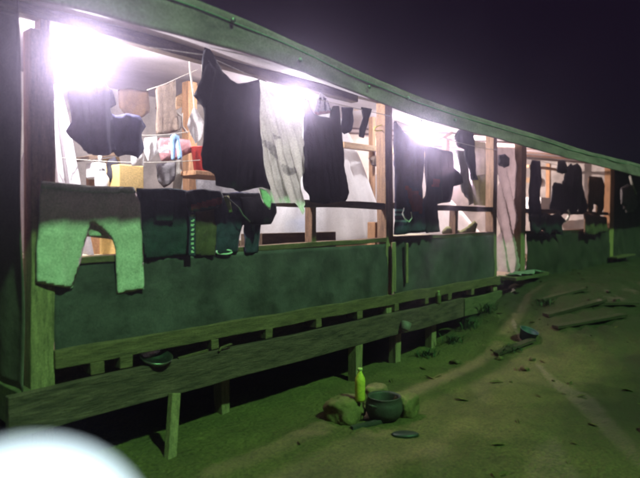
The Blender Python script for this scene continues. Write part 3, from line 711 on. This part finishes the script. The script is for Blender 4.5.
a, c = at(98, 181, .85), at(106, 190, .85)
o = obj('jug', lathe([(.05, 0), (.06, .02), (.06, .12), (.035, .16), (.035, .18)], ((a.x + c.x) / 2, .85, c.z - .02), 16), M['wplastic'], None, True); tag(o, 'small white jug below the white switch box', 'jug')
cloth('backpack', 'dark lumpy backpack hanging between switch box and cardboard box', 'backpack', [(108, 160), (114, 157), (119, 162), (119, 180), (114, 184), (107, 180)], .9, M['black'], th=.14, amp=.01, cell=.02, crumple=.04)
p0, p1, p2 = at(80, 160, 1.1), at(120, 150, 1.1), at(100, 157, 1.5)
hp('shelf', beam(at(76, 160, 1.2), at(122, 152, 1.2), .5, .04), M['wood_dark'])
o = obj('bucket', lathe([(.09, 0), (.12, .25), (.125, .25), (.11, .24), (.08, .02)], (at(203, 170, .9).x, .9, at(200, 172, .9).z), 18), M['red'], None, True); tag(o, 'red plastic bucket half hidden behind the black dress', 'bucket')
hp('shelf', box(at(196, 170, .9).x - .15, at(240, 170, .9).x, .7, 1.2, at(200, 172, .9).z - .05, at(200, 172, .9).z - .005), M['wood_in'])
cloth('blanket', 'grey blue blanket hung inside behind the navy trousers', 'blanket', [(196, 165), (215, 166), (240, 168), (260, 170), (262, 215), (240, 218), (197, 214)], 1.4, M['grey'], th=.04, amp=.02, cell=.04)

# ------------------------------------------------------------------ things on the ledge and the ground
RX = __import__('mathutils').Matrix.Rotation
p = at(157, 357, -.05)
o = obj('metal_bowl', lathe([(.05, 0), (.09, .012), (.12, .045), (.128, .06), (.122, .06), (.085, .022), (.01, .012)], (p.x, -.02, .634), 28, RX(.3, 3, 'X')), M['metal'], None, True); tag(o, 'dented metal bowl in the gap between floor rail and rim board', 'bowl')
o = obj('stick', beam((at(178, 352, -.06).x, -.06, .645), (at(208, 346, -.06).x, -.06, .66), .018, .016, wob=.006), M['wood'], None); tag(o, 'thin stick beside the metal bowl on the rim board', 'stick')
o = obj('dry_stalk', tube([(at(219, 361, -.1).x, -.1, .64), (at(222, 356, -.1).x, -.09, .66), (at(229, 352, -.1).x, -.1, .675), (at(233, 349, -.1).x, -.08, .67)], .011), M['wood'], None, True); tag(o, 'yellowish dry stalk lying on the rim board', 'stalk')
p = at(403, 326, -.12)
o = obj('tin_cup', lathe([(.045, -.05), (.055, -.04), (.062, .05), (.057, .05), (.05, -.035), (.01, -.04)], (p.x, -.155, p.z), 18, RX(.5, 3, 'Y')), M['dullgrey'], None, True); tag(o, 'grey tin cup hung on the rim board below the middle post', 'cup')
def bottle(loc, h, r, label, m):   # plastic drink bottle with a screw cap
    t = empty('bottle', loc, label, 'bottle')
    prof = [(r * .8, 0), (r, .02 * h / .3), (r * .96, h * .3), (r, h * .34), (r * .97, h * .55), (r, h * .6), (r * .9, h * .70), (r * .45, h * .84), (r * .36, h * .87), (r * .36, h * .93)]
    obj('bottle_body', lathe(prof, loc, 22), m, t, True)
    obj('cap', lathe([(r * .44, h * .925), (r * .46, h * .93), (r * .46, h * .995), (r * .3, h)], loc, 16), M['cap'], t, True)
def stone(c, s, label, seed):
    bm = bmesh.new(); bmesh.ops.create_icosphere(bm, subdivisions=4, radius=1)
    for v_ in bm.verts:
        q = v_.co.copy(); d = 1 + .28 * noise.noise(q * 1.3 + Vector((seed, 0, 0))) + .08 * noise.noise(q * 4 + Vector((seed, 3, 0))) + .03 * noise.noise(q * 11)
        q = Vector((max(-.8, min(.8, q.x)), max(-.8, min(.8, q.y)), max(-.75, min(.75, q.z)))) * d
        v_.co = Vector((c[0] + q.x * s[0], c[1] + q.y * s[1], c[2] + q.z * s[2]))
    o = obj('hearth_stone', bm, M['stone'], None, True); tag(o, label, 'stone', 'stones around the pot')
q = gnd(350, 420); stone((q.x, q.y + .05, gz(q.x, q.y) + .08), (.19, .17, .14), 'pale blocky stone under the yellow bottle', 1.0)
q2 = gnd(409, 416); stone((q2.x, q2.y + .04, gz(q2.x, q2.y) + .08), (.13, .13, .14), 'pale stone on the other side of the dark pot', 4.0)
q3 = gnd(384, 404); stone((q3.x, q3.y + .12, gz(q3.x, q3.y) + .06), (.16, .12, .11), 'dull stone behind the dark pot', 8.0)
d = ray(360, 401); zb = .155; pb = CAM + d * ((zb - CAM.z) / d.z)
bottle((pb.x, pb.y, zb), .29, .046, 'bright yellow green bottle standing on the pale hearth stone', M['bottle'])
q = gnd(384, 420)
pz = gz(q.x, q.y)
pt = empty('cooking_pot', (q.x, q.y, pz), 'sooty dark cooking pot between the pale stones', 'pot')
obj('pot_body', lathe([(.06, .0), (.13, .03), (.165, .10), (.16, .17), (.14, .205), (.15, .215), (.145, .22), (.13, .20), (.14, .12), (.1, .04), (.01, .03)], (q.x, q.y, pz - .01), 26, None, .05), M['pot'], pt, True)
for s in (-1, 1):
    obj('handle', tube([(q.x + s * .155, q.y - .03, pz + .15), (q.x + s * .20, q.y - .02, pz + .17), (q.x + s * .20, q.y + .02, pz + .17), (q.x + s * .155, q.y + .03, pz + .15)], .009), M['pot'], pt, True)
q = gnd(405, 437)
o = obj('sandal', lathe([(.02, 0), (.10, .004), (.105, .02), (.09, .028), (.01, .026)], (q.x, q.y, gz(q.x, q.y) + .004), 18), M['dplastic'], None, True); o.scale = (1.1, .6, 1.0); o.rotation_euler.z = -.8; tag(o, 'flat dark oval mat lying on the earth in front of the pot', 'mat')
q = gnd(372, 426)
o = obj('charred_stick', beam((q.x - .2, q.y + .06, gz(q.x - .2, q.y + .06) + .015), (q.x + .2, q.y - .05, gz(q.x + .2, q.y - .05) + .02), .04, .03, wob=.01), M['pot'], None); tag(o, 'charred stick lying in front of the dark pot', 'stick')
p = at(440, 316, -.1); bottle((p.x, -.075, .632), .17, .035, 'small greenish bottle standing on the rim board past the tin cup', M['dullgreen'])
# planks and litter on the rough ground
for i, (x, y, ln, an, w, l) in enumerate(((575, 303, 1.0, -.55, .14, 'short broken plank in the middle of the dark ground'), (590, 320, 1.1, -.6, .13, 'longest plank lying flat farther from the wall'), (562, 291, .9, -.5, .10, 'thin slat lying nearest the doorstep'), (515, 346, .6, -.45, .10, 'narrow board end beside the teal tub'), (612, 303, .8, -.7, .12, 'dark board half sunk in the rough ground farthest along'))):
    q = gnd(x, y, .05); z = gz(q.x, q.y) + .03
    o = obj('plank', beam((q.x - math.cos(an) * ln / 2, q.y - math.sin(an) * ln / 2, gz(q.x - math.cos(an) * ln / 2, q.y - math.sin(an) * ln / 2) + .03), (q.x + math.cos(an) * ln / 2, q.y + math.sin(an) * ln / 2, gz(q.x + math.cos(an) * ln / 2, q.y + math.sin(an) * ln / 2) + .05), w, .035, wob=.008), M['oldplank'], None); tag(o, l, 'plank', 'loose planks on the ground')
q = gnd(526, 340); p = Vector((q.x, q.y, 0))
o = obj('plastic_tub', lathe([(.09, 0), (.12, .14), (.125, .14), (.11, .12), (.08, .02)], (p.x, p.y, gz(p.x, p.y) - .01), 18, RX(.35, 3, 'X')), mat('teal_plastic', (.04, .06, .08), rough=.5), None, True); tag(o, 'small teal tub tipped on the rough ground', 'tub')
def weed(c, h, n, label):
    bm = bmesh.new()
    for i in range(n):
        a = random.random() * 2 * PI; ln = h * (.5 + random.random() * .6); w = .005 + .012 * random.random()
        rr = .22 * random.random(); ra = random.random() * 6.3; base = Vector((c[0] + rr * math.cos(ra), c[1] + .6 * rr * math.sin(ra), c[2])); dr_ = Vector((math.cos(a), math.sin(a), 0)); sd = Vector((-math.sin(a), math.cos(a), 0))
        pr = None
        for k in range(5):
            t = k / 4; q = base + dr_ * ln * .7 * t * t + Vector((0, 0, ln * (t - .35 * t * t))); ww = w * (.4 + 1.6 * t) * (1.02 - t)
            cur = (bm.verts.new(q - sd * ww), bm.verts.new(q + sd * ww))
            if pr: bm.faces.new((pr[0], pr[1], cur[1], cur[0]))
            pr = cur
    o = obj('weed', bm, M['leaf'], None, False); tag(o, label, 'weed', 'low weeds beside the hut')
WL = ['low weed beside the small greenish bottle', 'leafy weed growing under the doorway edge', 'weed tuft among the planks by the step', 'weed tuft near the tipped teal tub', 'weed at the foot of the hut pile past the cup', 'weed growing before the dark rim board end']
for i, (x, y, h) in enumerate(((452, 343, .25), (487, 312, .35), (548, 305, .2), (512, 350, .15), (428, 356, .2), (470, 328, .3))):
    q = gnd(x, y); weed((q.x, q.y, gz(q.x, q.y) - .01), h * .8, 60, WL[i])
# small stones and clods on the trampled patch
cl = 0
for i in range(40):
    x, y = 5.8 + random.random() * 6.5, -2.6 + random.random() * 2.4
    s = .012 + .05 * random.random() ** 3
    bm = bmesh.new(); bmesh.ops.create_icosphere(bm, subdivisions=2, radius=1); sd = random.random() * 50
    for v_ in bm.verts:
        qv = v_.co * (1 + .8 * noise.noise(v_.co * 1.8 + Vector((sd, 0, 0)))); v_.co = Vector((x + qv.x * s * 1.3, y + qv.y * s, gz(x, y) + .3 * s + qv.z * s * .7))
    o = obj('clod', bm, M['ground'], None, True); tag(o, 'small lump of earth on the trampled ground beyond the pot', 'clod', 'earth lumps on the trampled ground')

bm = bmesh.new(); vv = [bm.verts.new(p_) for p_ in ((-.05, 0, 0), (-.02, .018, .008), (.02, .02, .012), (.055, 0, .002), (.02, -.02, .010), (-.02, -.017, .004), (0, 0, .0))]
for i in range(6): bm.faces.new((vv[i], vv[(i + 1) % 6], vv[6]))
lf = obj('dry_leaf', bm, mat('dry_leaf_skin', (.10, .065, .02), var=.5), None, False); lf.modifiers.new('t', 'SOLIDIFY').thickness = .003
for i in range(45):
    o = lf if i == 0 else lf.copy()
    if i: COL.objects.link(o)
    x = 1.6 + 9 * random.random() ** .8; y = -.2 - 2.6 * random.random()
    if x < 2.6 and y < -1.2: x += 2
    o.location = (x, y, gz(x, y) + .004); o.rotation_euler = (random.uniform(-.3, .3), random.uniform(-.3, .3), random.random() * 6.3); k_ = .5 + 1.0 * random.random(); o.scale = (k_, k_ * random.uniform(.5, 1.2), k_)
    tag(o, 'small dry leaf lying on the earth in front of the hut', 'leaf', 'dry leaves on the earth')

# ------------------------------------------------------------------ scattering box added to imitate lens bloom round the lamps
bloom_haze = obj('bloom_haze', box(-4, 40, -8, 14, -1.2, 6.0), bpy.data.materials.new('lens_bloom_haze'), None); bloom_haze['kind'] = 'stuff'
hm = bloom_haze.data.materials[0]; hm.use_nodes = True; nt = hm.node_tree; nt.nodes.remove(nt.nodes['Principled BSDF'])
pv = nt.nodes.new('ShaderNodeVolumePrincipled'); pv.inputs['Color'].default_value = (.80, .68, 1, 1); pv.inputs['Density'].default_value = .018; pv.inputs['Anisotropy'].default_value = .935
nt.links.new(pv.outputs['Volume'], nt.nodes['Material Output'].inputs['Volume'])

# ------------------------------------------------------------------ light
SUNDIR = Vector((.12, 1.0, -1.15)).normalized()          # a high greenish floodlight from behind the viewer
sun = bpy.data.lights.new('night_flood', 'SUN'); sun.energy = 4.2; sun.color = (.28, 1.0, .32); sun.angle = math.radians(2.0)
so = bpy.data.objects.new('night_flood', sun); COL.objects.link(so); so.rotation_euler = SUNDIR.to_track_quat('-Z', 'Y').to_euler(); so.location = (0, -8, 12)
w = bpy.data.worlds.new('World'); sc.world = w; w.use_nodes = True; nt = w.node_tree
bgd = nt.nodes['Background']; sky = nt.nodes.new('ShaderNodeTexSky'); sky.sky_type = 'NISHITA'; sky.sun_disc = False
sky.sun_elevation = math.radians(-6); sky.sun_rotation = math.radians(190)
mx = nt.nodes.new('ShaderNodeMix'); mx.data_type = 'RGBA'; mx.blend_type = 'MULTIPLY'; mx.inputs['Factor'].default_value = 1
nt.links.new(sky.outputs['Color'], mx.inputs['A']); mx.inputs['B'].default_value = (1, .55, .75, 1)
ad = nt.nodes.new('ShaderNodeMix'); ad.data_type = 'RGBA'; ad.blend_type = 'ADD'; ad.inputs['Factor'].default_value = 1
nt.links.new(mx.outputs['Result'], ad.inputs['A']); ad.inputs['B'].default_value = (.045, .014, .07, 1)     # faint violet sky glow
nt.links.new(ad.outputs['Result'], bgd.inputs['Color']); bgd.inputs['Strength'].default_value = .15

# ------------------------------------------------------------------ camera and render
cam = bpy.data.cameras.new('camera'); co = bpy.data.objects.new('camera', cam); COL.objects.link(co)
co.location = CAM; co.rotation_euler = (PI / 2 + PIT, 0, YAW)
cam.sensor_width = 36; cam.lens = 36 * FPX / 640; cam.clip_end = 500; cam.clip_start = .05
cam.dof.use_dof = True; cam.dof.focus_distance = 5.6; cam.dof.aperture_fstop = 1.15
sc.camera = co
sc.view_settings.view_transform = 'Standard'; sc.view_settings.look = 'None'; sc.view_settings.exposure = 0; sc.view_settings.gamma = 1
sc.view_settings.use_curve_mapping = False
cy = sc.cycles
cy.max_bounces = 6; cy.diffuse_bounces = 3; cy.glossy_bounces = 2; cy.transmission_bounces = 4; cy.volume_bounces = 0; cy.transparent_max_bounces = 8
cy.caustics_reflective = False; cy.caustics_refractive = False
cy.sample_clamp_indirect = 3; cy.sample_clamp_direct = 0; cy.use_denoising = True; cy.denoiser = 'OPENIMAGEDENOISE'; cy.filter_width = 2.2
cy.use_adaptive_sampling = False
